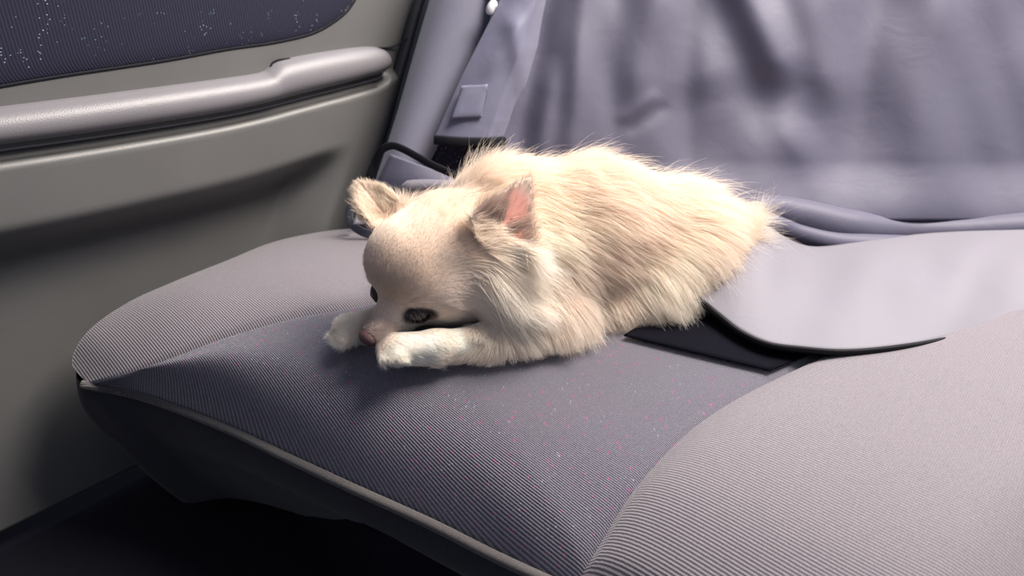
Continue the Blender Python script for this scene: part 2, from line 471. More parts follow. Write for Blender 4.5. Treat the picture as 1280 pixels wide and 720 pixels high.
tube('welt', wl - inw * 0.0045 + np.array((0, 0, -0.0015)), 0.0042, M['welt'], seat, seg=10)
# seat underframe resting on the floor
hull = [(-0.30, 0.66), (-0.12, 0.44), (0.10, 0.36), (0.34, 0.34), (0.60, 0.62), (0.42, 0.82), (-0.10, 0.82)]
V = [(x, y, -0.252) for x, y in hull] + [(x, y, -0.13) for x, y in hull]
nh = len(hull)
F = [tuple(range(nh))[::-1], tuple(range(nh, 2 * nh))] + [(i, (i + 1) % nh, nh + (i + 1) % nh, nh + i) for i in range(nh)]
mesh('seat_base', V, F, M['dark'], seat, smooth=False)

# backrest: left edge from the photo, leaning back
BE = spline([A(447, 275, 0.795), A(455, 245, 0.80), A(472, 190, 0.82), A(490, 130, 0.842), A(508, 65, 0.865), A(525, 5, 0.885), A(540, -50, 0.905), A(556, -110, 0.925)], 60)
zE = BE[::-1, 2] if BE[0, 2] > BE[-1, 2] else BE[:, 2]
def back_pt(d, i, off=0.0):
    """d metres to the right of the left edge, row i of BE"""
    p = BE[i]
    return p + np.array((d, -0.06 * d, 0.0)) + np.array((0.0, -0.92, 0.38)) * off
cols = np.concatenate([np.linspace(0, 0.85, 26), np.linspace(0.88, 1.0, 5)])
BW = np.linspace(0.052, 0.128, 60)
def bolster_off(q):
    return -0.045 * np.exp(-q * 0.12 / 0.010) + 0.022 * math.sin(math.pi * min(1, q / 1.03))
Pk = np.array([[back_pt(q * BW[i], i, bolster_off(q)) for q in cols] for i in range(60)])
edge_side = np.array([[back_pt(-0.002, i, bolster_off(0) - 0.03 * k) for k in (3, 2, 1)] for i in range(60)])
sheet('backrest_bolster', np.concatenate([edge_side, Pk], 1), M['back_twill'], seat, flip=False)
Pk2 = np.array([[back_pt(BW[i] - 0.002 + d, i, -0.004 + 0.010 * sstep(0.0, 0.05, d)) for d in np.linspace(0, 0.85, 60)] for i in range(60)])
sheet('backrest_panel', Pk2, M['back_insert'], seat)
# lower edge roll of the backrest into the crease
cr = spline([(-0.19, 0.80, 0.0), (0.0, 0.80, 0.002), (0.2, 0.80, 0.002), (0.45, 0.78, 0.002), (0.75, 0.76, 0.002)], 50)
tube('crease_roll', cr + np.array((0, 0.02, -0.012)), 0.03, M['back_insert'], seat, seg=14)

# ------------------------------------------------------------------ seat cover
cover = empty('seat_cover', (0.25, 0.78, 0.02))
tag(cover, 'grey nylon pet seat cover draped over backrest with black edging', 'seat cover')
def bpl(u, v, off=0.0):
    """pixel to a point on the leaning backrest plane, lifted off towards the cabin"""
    n = nrm(np.cross((1.0, -0.06, 0.0), BE[-1] - BE[0])); n = n if n[1] < 0 else -n
    return PL(u, v, BE[20] + n * off, n)
def seg_prof(U, V, x0, y0, x1, y1, w, amp, one=0.0):
    """fold along a line of the cloth: gaussian ridge of half width w"""
    dx, dy = x1 - x0, y1 - y0; L2 = dx * dx + dy * dy
    t = np.clip(((U - x0) * dx + (V - y0) * dy) / L2, -0.15, 1.15)
    d = np.hypot(U - x0 - t * dx, V - y0 - t * dy)
    sgn = np.sign((U - x0) * dy - (V - y0) * dx)
    fade = sstep(-0.15, 0.15, t) * (1 - sstep(0.85, 1.15, t))
    return amp * np.exp(-(d / w) ** 2) * fade * (1 + one * sgn * np.tanh(d / w))
mU, mV = 190, 110
uu = np.linspace(612, 1560, mU); vv = np.linspace(-90, 268, mV)
U, V_ = np.meshgrid(uu, vv)
off = 0.024 + 0.004 * sstep(640, 720, U)
folds = [(705, -90, 648, 190, 16, -0.008), (735, -90, 712, 210, 16, 0.007), (775, -60, 760, 200, 22, -0.005), (830, -90, 800, 120, 26, 0.006),
         (862, -90, 858, 220, 18, -0.005), (905, -70, 985, 95, 30, 0.012), (880, -40, 955, 150, 30, -0.006), (1010, -90, 1040, 120, 36, 0.010),
         (880, 270, 1000, 165, 40, 0.010), (890, 110, 930, 260, 60, -0.006), (775, 150, 822, 118, 9, 0.0022), (786, 164, 832, 132, 9, -0.0022),
         (1100, -90, 1060, 200, 30, -0.010), (1180, -80, 1150, 240, 40, 0.012), (690, 90, 665, 250, 14, 0.006)]
for f in folds: off = off + seg_prof(U, V_, *f)
off += 0.0016 * np.sin(U / 31.0 + V_ / 60.0 + 1.3 * np.sin(V_ / 47.0)) + 0.0009 * np.sin(U / 13.0 - V_ / 29.0 + np.sin(U / 40))
# the foot of the drape runs forward onto the cushion
foot = sstep(200, 268, V_)
Pc = np.zeros((mV, mU, 3))
for i in range(mV):
    for j in range(mU):
        Pc[i, j] = bpl(U[i, j], V_[i, j], off[i, j])
Pc[:, :, 1] -= 0.02 * foot
Pc[:, :, 2] = np.maximum(Pc[:, :, 2], 0.012)
sheet('drape', Pc, M['cover'], cover, thick=0.0015, back=M['backing'], flip=True)
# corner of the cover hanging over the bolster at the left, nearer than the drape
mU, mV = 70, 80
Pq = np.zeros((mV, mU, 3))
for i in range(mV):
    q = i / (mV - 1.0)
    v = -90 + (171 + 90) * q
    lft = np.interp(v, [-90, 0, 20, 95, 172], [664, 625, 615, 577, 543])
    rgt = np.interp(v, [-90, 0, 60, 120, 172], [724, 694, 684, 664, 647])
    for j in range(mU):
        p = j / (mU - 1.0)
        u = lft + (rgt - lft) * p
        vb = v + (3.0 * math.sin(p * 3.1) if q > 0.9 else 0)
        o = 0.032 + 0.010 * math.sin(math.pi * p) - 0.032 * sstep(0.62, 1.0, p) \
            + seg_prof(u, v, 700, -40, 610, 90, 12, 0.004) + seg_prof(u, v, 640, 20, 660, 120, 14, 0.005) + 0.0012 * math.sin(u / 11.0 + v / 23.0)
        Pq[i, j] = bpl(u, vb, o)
sheet('corner_panel', Pq, M['corner_lit'], cover, thick=0.0016, back=M['backing'], flip=True)
bl = Pq[-1, :, :].copy()
tube('binding', bl + np.array((0, -0.0025, -0.0032)), 0.0, M['binding'], cover, seg=12, flat=(0.0050, 0.0022), up=(0, 0.3, 1))
# stitched reinforcement square near the corner
Ppt = np.zeros((14, 14, 3))
for i in range(14):
    for j in range(14):
        p, q = j / 13.0, i / 13.0
        u = 577 + 33 * p - 14 * q + 6 * p * q; v = 107 + 42 * q - 2 * p
        Ppt[i, j] = bpl(u, v, 0.0435 + 0.0014 * (1 - max(abs(2 * p - 1), abs(2 * q - 1)) ** 6))
sheet('stitched_patch', Ppt, M['corner_lit'], cover, thick=0.001, flip=True)
def stitches(name, pts, mat, parent, n, r=0.0004):
    q = spline(pts, 2 * n + 1); VV, FF = [], []
    for k in range(n):
        a, b = q[2 * k], q[2 * k + 1]
        t = nrm(b - a); s1 = nrm(np.cross(t, (0, 0, 1))) * r; s2 = np.array((0, -0.6, 0.8)) * r
        i0 = len(VV)
        for pnt in (a, b): VV += [pnt + s1, pnt + s2, pnt - s1, pnt - s2]
        FF += [(i0 + m, i0 + (m + 1) % 4, i0 + 4 + (m + 1) % 4, i0 + 4 + m) for m in range(4)]
    o = mesh(name, VV, FF, mat, parent); o['kind'] = 'stuff'; return o
ring = [Ppt[0, 0], Ppt[0, 13], Ppt[13, 13], Ppt[13, 0], Ppt[0, 0]]
stitches('stitching', [p + np.array((0, -0.0012, 0.0006)) for p in (Ppt[1, 1], Ppt[1, 12], Ppt[12, 12], Ppt[12, 1], Ppt[1, 1])], M['seal'], cover, 46)
# white cord stop at the upper edge of the corner
# (the cord stop is the only white plastic piece)
cs = spline([bpl(620, 2, 0.036), bpl(614, 9, 0.037), bpl(611, 18, 0.036)], 10)
tube('cord_stop', cs, np.array([0.002, 0.004, 0.0048, 0.005, 0.005, 0.005, 0.005, 0.0045, 0.004, 0.002]), M['white'], cover, seg=14)['label'] = 'white plastic cord stop'
# black elastic loop going round the backrest corner and down to the seat
el = spline([A(628, 235, 0.745), A(590, 226, 0.745), A(560, 215, 0.745), A(540, 206, 0.747), A(520, 195, 0.75), A(503, 186, 0.752), A(490, 182, 0.754), A(478, 187, 0.756), A(470, 200, 0.758), A(463, 218, 0.758), A(455, 240, 0.757), A(447, 262, 0.753), A(440, 285, 0.75)], 70)
tube('elastic_strap', el, 0.0, M['elastic'], cover, seg=12, flat=(0.0042, 0.0016), up=(0.0, -0.9, 0.42) if False else (0.35, 0.0, 0.94))
# folded grey fabric inside the loop
def quad_sheet(name, c, mat, parent, bulge=0.0, n=20, thick=0.0015, bdir=(0, -0.7, 0.7), back=None):
    c = [np.asarray(x) for x in c]; P = np.zeros((n, n, 3))
    for i in range(n):
        for j in range(n):
            p, q = j / (n - 1.0), i / (n - 1.0)
            P[i, j] = (c[0] * (1 - p) + c[1] * p) * (1 - q) + (c[3] * (1 - p) + c[2] * p) * q + np.array(bdir) * bulge * math.sin(math.pi * p) * math.sin(math.pi * q)
    return sheet(name, P, mat, parent, thick=thick, back=back)
quad_sheet('tucked_fold', (A(488, 192, 0.775), A(600, 235, 0.77), A(600, 262, 0.75), A(455, 262, 0.765)), M['cover'], cover, 0.008)
roll = spline([A(500, 236, 0.735), A(520, 233, 0.735), A(550, 233, 0.735), A(600, 236, 0.735)], 20)
tube('rolled_hem', roll, np.concatenate([[0.002, 0.005], np.full(18, 0.0075)]), M['cover_lit'], cover, seg=14)
# buckle webbing and pale tag at the door side
wb = spline([A(452, 240, 0.745), A(444, 252, 0.742), A(437, 266, 0.74), A(440, 280, 0.735), A(456, 291, 0.73), A(480, 296, 0.725)], 40)
tube('webbing', wb, 0.0, M['webbing'], cover, seg=12, flat=(0.0050, 0.0014), up=(0.7, 0.1, 0.7))
quad_sheet('pale_tag', (A(449, 258, 0.733), A(466, 250, 0.733), A(474, 279, 0.725), A(442, 280, 0.728)), M['white'], cover, 0.002, 10)['label'] = 'small pale tag beside the webbing'

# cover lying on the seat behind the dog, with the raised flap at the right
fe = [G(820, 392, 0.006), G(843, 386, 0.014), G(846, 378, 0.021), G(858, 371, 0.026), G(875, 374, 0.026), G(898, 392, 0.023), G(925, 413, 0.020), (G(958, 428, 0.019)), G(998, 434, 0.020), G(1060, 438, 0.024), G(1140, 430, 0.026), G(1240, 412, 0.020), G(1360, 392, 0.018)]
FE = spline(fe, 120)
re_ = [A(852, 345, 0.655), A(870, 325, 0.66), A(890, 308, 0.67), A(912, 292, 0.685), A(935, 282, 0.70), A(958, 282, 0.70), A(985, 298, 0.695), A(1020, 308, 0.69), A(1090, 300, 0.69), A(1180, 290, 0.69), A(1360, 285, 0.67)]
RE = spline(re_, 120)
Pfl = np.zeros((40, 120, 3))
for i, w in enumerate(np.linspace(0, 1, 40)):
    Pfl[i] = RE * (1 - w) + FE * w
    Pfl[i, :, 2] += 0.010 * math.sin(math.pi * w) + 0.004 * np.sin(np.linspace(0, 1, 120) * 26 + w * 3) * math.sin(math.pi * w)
sheet('flap', Pfl, M['cover_lit'], cover, thick=0.0018, back=M['backing'], flip=True)
tube('flap_binding', FE[4:] + np.array((0, -0.0005, -0.0012)), 0.0, M['binding'], cover, seg=10, flat=(0.0022, 0.0018), up=(0, 0, 1))
# underside lining of the flap curling under at the left end
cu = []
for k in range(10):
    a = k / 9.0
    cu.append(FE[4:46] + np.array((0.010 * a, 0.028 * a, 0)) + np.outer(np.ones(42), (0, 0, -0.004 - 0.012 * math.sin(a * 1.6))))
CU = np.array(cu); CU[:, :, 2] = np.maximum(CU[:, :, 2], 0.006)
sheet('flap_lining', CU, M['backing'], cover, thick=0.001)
# folds behind the flap
for (pts, r) in (([A(925, 268, 0.72), A(960, 262, 0.73), A(1000, 270, 0.73), A(1060, 284, 0.72), A(1150, 290, 0.72), A(1330, 285, 0.70)], 0.017),
                 ([A(930, 285, 0.705), A(965, 280, 0.71), A(1000, 292, 0.712), A(1060, 306, 0.70), A(1160, 310, 0.69), A(1330, 305, 0.68)], 0.012)):
    q = spline(pts, 60)
    prof = r * (1 + 0.18 * np.sin(np.linspace(0, 9, 60) + r * 300)); prof[0] = r * 0.3; prof[1] = r * 0.6
    tube('cover_fold', q, prof, M['cover'], cover, seg=18)
# black sheet put in for the shade under the flap, between insert and near bolster
quad_sheet('under_flap_shade', (G(780, 420, 0.0045), G(860, 370, 0.006), G(1120, 400, 0.010), G(962, 464, 0.006)), M['backing'], cover, 0.003, 24, bdir=(0, 0, 1))

# ------------------------------------------------------------------ dog
dog = empty('dog', (0.02, 0.57, 0.0))
tag(dog, 'cream long-haired small dog asleep on the seat, chin between its paws', 'dog')
# head frame: hf towards the nose, hl to the dog's left (near side), hu out of the crown
hf = nrm((-0.62, -0.64, -0.45)); hl = nrm((0.74, -0.66, -0.08)); hu = nrm(np.cross(hf, hl)); hl = np.cross(hu, hf)
S = np.array((-0.0835, 0.530, 0.079))
def H(f, l, u): return S + hf * f + hl * l + hu * u
NOSE = np.array((-0.1150, 0.494, 0.0255))
# (p0, r0, p1, r1, blend, hair length, comb, lift, colour)
CREAM, PALE, WHITE, TAN, GREY = (0.97, 0.84, 0.73), (0.97, 0.87, 0.78), (0.96, 0.90, 0.83), (0.88, 0.75, 0.60), (0.90, 0.82, 0.76)
prims = []
def cap(p0, r0, p1, r1, k, ln, comb, lift, col):
    prims.append((np.asarray(p0, float), r0, np.asarray(p1, float), r1, k, ln, np.asarray(comb, float), lift, np.asarray(col, float)))
body_c = (1.0, -0.10, -0.45)
cap(A(640, 285, .605), .054, A(735, 285, .62), .055, .03, .030, body_c, .30, CREAM)
cap(A(735, 285, .62), .055, A(840, 300, .64), .049, .03, .034, body_c, .30, CREAM)
cap(A(840, 300, .64), .045, A(885, 312, .65), .028, .03, .046, (1.0, -0.05, 0.05), .35, CREAM)
cap(A(815, 352, .60), .043, A(850, 330, .625), .040, .02, .036, (0.55, -0.3, -0.75), .22, PALE)
cap(A(770, 385, .575), .022, A(820, 388, .585), .020, .02, .024, (0.5, -0.4, -0.6), .22, PALE)
cap(A(665, 345, .575), .048, A(690, 385, .55), .030, .03, .042, (0.5, -0.25, -0.9), .25, PALE)
cap(A(640, 285, .605), .050, A(590, 305, .565), .040, .025, .026, (0.6, 0.2, -0.3), .45, CREAM)       # neck
cap(A(612, 345, .54), .034, A(640, 380, .535), .028, .02, .042, (0.75, -0.25, -0.62), .28, WHITE)      # ruff
# head
cap(H(0, 0, 0), .0375, H(-.024, 0.004, -.004), .040, .02, .010, (0.55, 0.5, 0.45), .08, CREAM)
cap(H(.004, .020, -.018), .0235, H(.0, .026, -.024), .024, .014, .008, (0.85, 0.1, 0.1), .12, GREY)
cap(H(.004, -.020, -.018), .0235, H(.0, -.024, -.022), .024, .014, .008, (-0.3, 0.7, 0.3), .12, GREY)
cap(H(.012, .004, -.038), .021, H(-.010, .016, -.047), .026, .014, .009, (0.85, 0.1, -0.1), .12, PALE)
cap(H(.026, 0, -.028), .0175, NOSE - hf * .002, .0092, .010, .0040, (0.5, 0.45, 0.5), .14, GREY)
cap(NOSE - hf * .010 - hu * .006, .0090, NOSE - hf * .03 - hu * .010, .012, .008, .004, (0.6, 0.5, 0.2), .12, WHITE)
cap(A(865, 300, .65), .034, A(915, 276, .665), .006, .03, .052, (1.0, -0.05, 0.12), .30, CREAM)
# forelegs
near = [A(690, 408, .535), A(610, 430, .507), A(545, 434, .492), A(494, 436, .484)]
cap(near[0], .024, near[1], .0155, .012, .016, (0.3, -0.2, -0.4), .20, PALE)
cap(near[1], .0150, near[2], .0125, .008, .011, (-0.9, -0.15, -0.1), .16, PALE)
cap(near[2], .0125, near[3], .0120, .008, .010, (-1.0, -0.1, -0.05), .16, WHITE)
for k in range(4):
    p = near[3] + np.array((-.0095 + .0018 * abs(k - 1.5), -.0092 + .0060 * k, -.0025 + (0.003 if k in (1, 2) else 0)))
    cap(p + np.array((.010, 0, .002)), .0064, p, .0056, .0035, .008, (-1.0, 0, -0.15), .18, WHITE)
far = [A(520, 395, .56), A(466, 408, .536), A(436, 412, .522)]
cap(far[0], .014, far[1], .0125, .008, .010, (-0.9, -0.4, -0.1), .16, PALE)
cap(far[1], .0125, far[2], .0120, .008, .010, (-1.0, -0.4, -0.1), .18, WHITE)
for k in range(4):
    p = far[2] + np.array((-.0085 + .003 * k - .002, .002 - .0052 * k, -.004))
    cap(p + np.array((.005, .006, .002)), .0062, p, .0056, .004, .009, (-0.9, -0.5, -0.2), .20, WHITE)
# ears: cupped triangular plates grown into the same surface
class Ear:
    def __init__(s, bl, br, tip, face, cup, th, taper):
        s.m = 0.5 * (bl + br); s.v = nrm(tip - s.m); s.h = np.linalg.norm(tip - s.m)
        u = br - bl; u = u - s.v * np.dot(u, s.v); s.w = 0.5 * np.linalg.norm(u); s.u = nrm(u)
        s.n = np.cross(s.u, s.v)
        if np.dot(s.n, face) < 0: s.n = -s.n
        s.cup, s.th, s.taper = cup, th, taper
        s.skew = np.dot(tip - s.m, s.u)
    def local(s, P):
        q = P - s.m; return q @ s.u, q @ s.v, q @ s.n
    def sdf(s, P):
        a, b, c = s.local(P)
        t = np.clip(b / s.h, 0, 1)
        w = s.w * (1 - t ** s.taper) * (1 - 0.8 * np.clip(-b / .014, 0, 1)) + 0.0005
        c0 = s.cup * (a / s.w) ** 2 * s.w - 0.10 * s.cup * s.w
        d1 = np.abs(c - c0) * 0.8 - s.th * (1 - 0.35 * t)
        d2 = np.abs(a) - w; d3 = b - s.h; d4 = -b - 0.014
        return np.maximum(np.maximum(d1, d2 * 0.9), np.maximum(d3, d4))
camdir = nrm(CAMP - S)
earN = Ear(A(582, 270, .524), A(656, 317, .528), A(664, 220, .546), camdir + np.array((-.25, 0, 0)), 0.55, .0030, 1.25)
earF = Ear(A(464, 288, .545), A(506, 266, .562), A(447, 227, .566), camdir + np.array((-1.6, 0.4, 0)), 0.5, .0034, 2.4)
ears = [earN, earF]
EYE = [H(.0275, .0235, -.0265), H(.0285, -.0255, -.0255)]
EAX = [nrm(hf * .62 + hl * .72 + hu * .15), nrm(hf * .62 - hl * .72 + hu * .15)]
ER = .0095

def eye_d(P, e, ax):
    la = nrm(np.cross(hu, ax)); up_ = nrm(np.cross(ax, la)); q = P - e
    return np.sqrt((q @ la / 1.35) ** 2 + (q @ up_ * 1.12) ** 2 + np.minimum(0, q @ ax + .006) ** 2 + np.maximum(0, q @ ax - .006) ** 2)
def cap_d(P, p0, r0, p1, r1):
    ba = p1 - p0; L = max(1e-9, np.dot(ba, ba))
    h = np.clip(((P - p0) @ ba) / L, 0, 1)
    return np.linalg.norm(P - p0 - h[:, None] * ba, axis=1) - (r0 + (r1 - r0) * h)
def smin(a, b, k):
    h = np.clip(0.5 + 0.5 * (b - a) / k, 0, 1)
    return b * (1 - h) + a * h - k * h * (1 - h)
def field(P):
    d = None
    for (p0, r0, p1, r1, k, *_r) in prims:
        e = cap_d(P, p0, r0, p1, r1)
        d = e if d is None else smin(d, e, k)
    for E in ears: d = smin(d, E.sdf(P), .006)
    for e, ax in zip(EYE, EAX):
        s = np.linalg.norm(P - (e + ax * .0085), axis=1) - .0085
        d = -smin(-d, s, .003)
    return np.maximum(d, 0.0015 - P[:, 2])
def surface_nets(lo, hi, h):
    lo = np.asarray(lo); n = np.ceil((np.asarray(hi) - lo) / h).astype(int) + 1
    ax = [lo[i] + h * np.arange(n[i]) for i in range(3)]
    X, Y, Zz = np.meshgrid(*ax, indexing='ij')
    P = np.stack([X, Y, Zz], -1).reshape(-1, 3)
    f = np.empty(len(P))
    for i in range(0, len(P), 400000): f[i:i + 400000] = field(P[i:i + 400000])
    f = f.reshape(n)
    ins = f < 0
    c = [slice(None, -1), slice(1, None)]
    cnt = np.zeros(tuple(n - 1)); acc = np.zeros(tuple(n - 1) + (3,))
    corners = [(i, j, k) for i in (0, 1) for j in (0, 1) for k in (0, 1)]
    for a in corners:
        for ax_ in range(3):
            if a[ax_] == 1: continue
            b = list(a); b[ax_] = 1
            fa = f[c[a[0]], c[a[1]], c[a[2]]]; fb = f[c[b[0]], c[b[1]], c[b[2]]]
            cross = (fa < 0) != (fb < 0)
            t = np.where(cross, fa / np.where(cross, fa - fb, 1), 0)
            cnt += cross
            for q in range(3):
                acc[..., q] += cross * (a[q] + (t if q == ax_ else 0))
    act = cnt > 0
    idx = -np.ones(act.shape, int); idx[act] = np.arange(act.sum())
    cell = np.argwhere(act)
    V = lo + h * (cell + acc[act] / cnt[act][:, None])
    F = []
    for ax_ in range(3):
        o1, o2 = [(1, 2), (2, 0), (0, 1)][ax_]
        sl0 = [slice(None)] * 3; sl1 = [slice(None)] * 3
        sl0[ax_] = slice(None, -1); sl1[ax_] = slice(1, None)
        a, b = ins[tuple(sl0)], ins[tuple(sl1)]
        w = np.argwhere(a != b)
        w = w[(w[:, o1] > 0) & (w[:, o2] > 0) & (w[:, o1] < n[o1] - 1) & (w[:, o2] < n[o2] - 1)]
        e1 = np.zeros(3, int); e1[o1] = 1; e2 = np.zeros(3, int); e2[o2] = 1
        q = [idx[tuple((w - e1 - e2).T)], idx[tuple((w - e2).T)], idx[tuple(w.T)], idx[tuple((w - e1).T)]]
        q = np.stack(q, 1)
        fl_ = ~a[tuple(w.T)]
        q[fl_] = q[fl_][:, ::-1]
        F.append(q)
    return V, np.vstack(F)
BV, BF = surface_nets((-.20, .44, -.004), (.30, .74, .185), .0022)
body = mesh('body', BV, BF, None or plain('placeholder_skin', (0.5, 0.4, 0.35)), dog)
body.data.update()

def grad(P, e=.0008):
    g = np.stack([field(P + np.eye(3)[i] * e) - field(P - np.eye(3)[i] * e) for i in range(3)], 1)
    return g / np.maximum(1e-9, np.linalg.norm(g, axis=1))[:, None]

# skin colour carried by the body: pale skin, pink inner ears, dark eye rims and nose leather
def skin_colour(P):
    c = np.tile(np.array((0.80, 0.66, 0.54)), (len(P), 1))
    for E, ref in ((earN, np.array((0.74, 0.36, 0.30))), (earF, np.array((0.85, 0.66, 0.56)))):
        a, b, n = E.local(P)
        t = np.clip(b / E.h, 0, 1); w = E.w * (1 - t ** E.taper) + .0005
        c0 = E.cup * (a / E.w) ** 2 * E.w - .1 * E.cup * E.w
        on = (n > c0) * sstep(-0.002, .004, b) * (np.abs(a) < E.w * 1.1) * (n < c0 + .012)
        ink = on * (1 - sstep(.55, .95, np.abs(a) / w)) * (1 - sstep(.6, .95, t))
        c = c * (1 - ink[:, None]) + ref * ink[:, None]
        rim = on * (1 - ink) * .6
        c = c * (1 - rim[:, None]) + np.array((0.42, 0.33, 0.28)) * rim[:, None]
    for e, ax in zip(EYE, EAX):
        d = eye_d(P, e, ax)
        k = 1 - sstep(.0085, .0125, d)
        c = c * (1 - k[:, None]) + np.array((0.035, 0.028, 0.030)) * k[:, None]
    k = (1 - sstep(.006, .016, np.linalg.norm(P - NOSE - hf * .004, axis=1))) * .75
    c = c * (1 - k[:, None]) + np.array((0.22, 0.13, 0.13)) * k[:, None]
    return c
att = body.data.color_attributes.new('skin', 'FLOAT_COLOR', 'POINT')
sc_ = skin_colour(BV)
att.data.foreach_set('color', np.column_stack([sc_, np.ones(len(sc_))]).ravel().astype(np.float32))
ms, nt, b = nodes_of('dog_skin')
an = N(nt, 'ShaderNodeAttribute'); an.attribute_name = 'skin'
nt.links.new(an.outputs['Color'], b.inputs['Base Color']); b.inputs['Roughness'].default_value = .9; b.inputs['Specular IOR Level'].default_value = .08
b.inputs['Subsurface Weight'].default_value = 0.0
body.data.materials[0] = ms

# ------------------------------------------------------------------ coat
def fur_material(name):
    m, nt, b = nodes_of(name)
    out = nt.nodes['Material Output']
    at = N(nt, 'ShaderNodeAttribute'); at.attribute_name = 'hair_colour'
    nt.links.new(at.outputs['Color'], b.inputs['Base Color'])
    b.inputs['Roughness'].default_value = .55; b.inputs['Specular IOR Level'].default_value = .25
    tr = N(nt, 'ShaderNodeBsdfTranslucent'); nt.links.new(at.outputs['Color'], tr.inputs['Color'])
    mx = N(nt, 'ShaderNodeMixShader'); mx.inputs[0].default_value = .45
    nt.links.new(b.outputs[0], mx.inputs[1]); nt.links.new(tr.outputs[0], mx.inputs[2]); nt.links.new(mx.outputs[0], out.inputs['Surface'])
    return m
MF = fur_material('cream_fur')
tri = np.vstack([BF[:, [0, 1, 2]], BF[:, [0, 2, 3]]])
ta = np.linalg.norm(np.cross(BV[tri[:, 1]] - BV[tri[:, 0]], BV[tri[:, 2]] - BV[tri[:, 0]]), axis=1) * .5
tc_ = BV[tri].mean(1)
def sample(n, weight):
    w = ta * weight; w = w / w.sum()
    k = rng.choice(len(tri), n, p=w)
    r1, r2 = np.sqrt(rng.random(n)), rng.random(n)
    t = BV[tri[k]]
    return t[:, 0] * (1 - r1)[:, None] + t[:, 1] * (r1 * (1 - r2))[:, None] + t[:, 2] * (r1 * r2)[:, None]
def fur_params(P):
    W, ln, cb, lf, cl = 0, 0, 0, 0, 0
    for (p0, r0, p1, r1, k, l, comb, lift, col) in prims:
        d = np.maximum(0, cap_d(P, p0, r0, p1, r1))
        w = np.exp(-(d / .006)) + 1e-9
        W = W + w; ln = ln + w * l; lf = lf + w * lift
        cb = cb + w[:, None] * nrm(comb); cl = cl + w[:, None] * col
    ln, lf, cb, cl = ln / W, lf / W, cb / W[:, None], cl / W[:, None]
    return ln, lf, cb, cl
def vnoise(P, f, seed):
    r = np.random.default_rng(seed); s = 0
    for i in range(5):
        k = r.normal(size=3) * f * (1 + .5 * i); s = s + np.sin(P @ k + r.random() * 6.28) / (1 + .4 * i)
    return s / 2.2
def zone_params(P, Nn):
    ln, lf, cb, cl = fur_params(P)
    keep = np.ones(len(P))
    rel = P - S
    f_, l_, u_ = rel @ hf, rel @ hl, rel @ hu
    # face: short sleek hair flowing back from the nose
    face = sstep(.0, .02, f_) * (np.linalg.norm(rel, axis=1) < .09)
    away = P - NOSE; away /= np.linalg.norm(away, axis=1)[:, None]
    cb = cb * (1 - face[:, None]) + (away * .9 + np.array((.15, .05, 0))) * face[:, None]
    skull = (np.linalg.norm(rel, axis=1) < .062) * sstep(-.01, .01, u_)
    cb = cb * (1 - skull[:, None] * .8) + away * skull[:, None] * .8
    # back of the head and nape: longer, standing
    nape = np.exp(-(np.linalg.norm(P - H(-.045, .0, .03), axis=1) / .03) ** 2)
    ln = ln + .012 * nape; lf = lf + .15 * nape
    # top line behind the head: stray upright hairs
    # ears
    for E, far_ in ((earN, False), (earF, True)):
        a, b, n = E.local(P)
        t = np.clip(b / E.h, 0, 1); w = E.w * (1 - t ** E.taper) + .0005
        c0 = E.cup * (a / E.w) ** 2 * E.w - .1 * E.cup * E.w
        on = (np.abs(a) < E.w * 1.15) & (b > .002) & (b < E.h + .006) & (np.abs(n - c0) < .007)
        inner = on & ((n - c0) > 0)
        outer = on & ~inner
        edge_ = on & (np.abs(a) > w * .72)
        up = E.v + E.u * .0
        cb = np.where(on[:, None], up * .8 + np.sign(a)[:, None] * E.u * .35, cb)
        lnn = np.where(inner, .007 + .016 * (1 - t), np.where(outer, .007, ln))
        lnn = np.where(edge_, .005 + .010 * (1 - t), lnn)
        if far_: lnn = np.where(on, .0055 + .010 * (1 - t), lnn)
        ln = np.where(on, lnn, ln); lf = np.where(on, .18, lf)
        cl = np.where(inner[:, None], np.array((.66, .53, .46)) if not far_ else np.array((.92, .82, .70)), np.where(outer[:, None], np.array((.90, .78, .64)), cl))
        mid = inner & (a > -w * .45) & (a < w * .62) & (t < .80) & (t > .30)
        keep = np.where(mid, .12 if not far_ else .6, keep)
        keep = np.where(inner & ~mid, .8, keep)
        # tufts at the base
        base = np.exp(-(np.linalg.norm(P - (E.m + E.v * .002), axis=1) / .016) ** 2) * (~on)
        ln = ln + .006 * base
    # eye and nose clearances, dark lid hair
    for e, ax in zip(EYE, EAX):
        d = eye_d(P, e, ax)
        keep = np.where(d < .0080, 0, keep)
        k = (1 - sstep(.0090, .0130, d))[:, None]
        cl = cl * (1 - k * .9) + np.array((.07, .06, .065)) * k * .9
        ln = np.where(d < .017, np.minimum(ln, .0035), ln)
    dn = np.linalg.norm(P - NOSE, axis=1)
    keep = np.where(dn < .0085, 0, keep)
    ln = np.where(dn < .022, np.minimum(ln, .0035), ln)
    k = (1 - sstep(.008, .026, dn))[:, None] * .75
    cl = cl * (1 - k) + np.array((.34, .25, .25)) * k
    # hair lying against the seat stays short
    ln = np.where(P[:, 2] < .006, np.minimum(ln, .02), ln)
    return ln, lf, cb, cl, keep
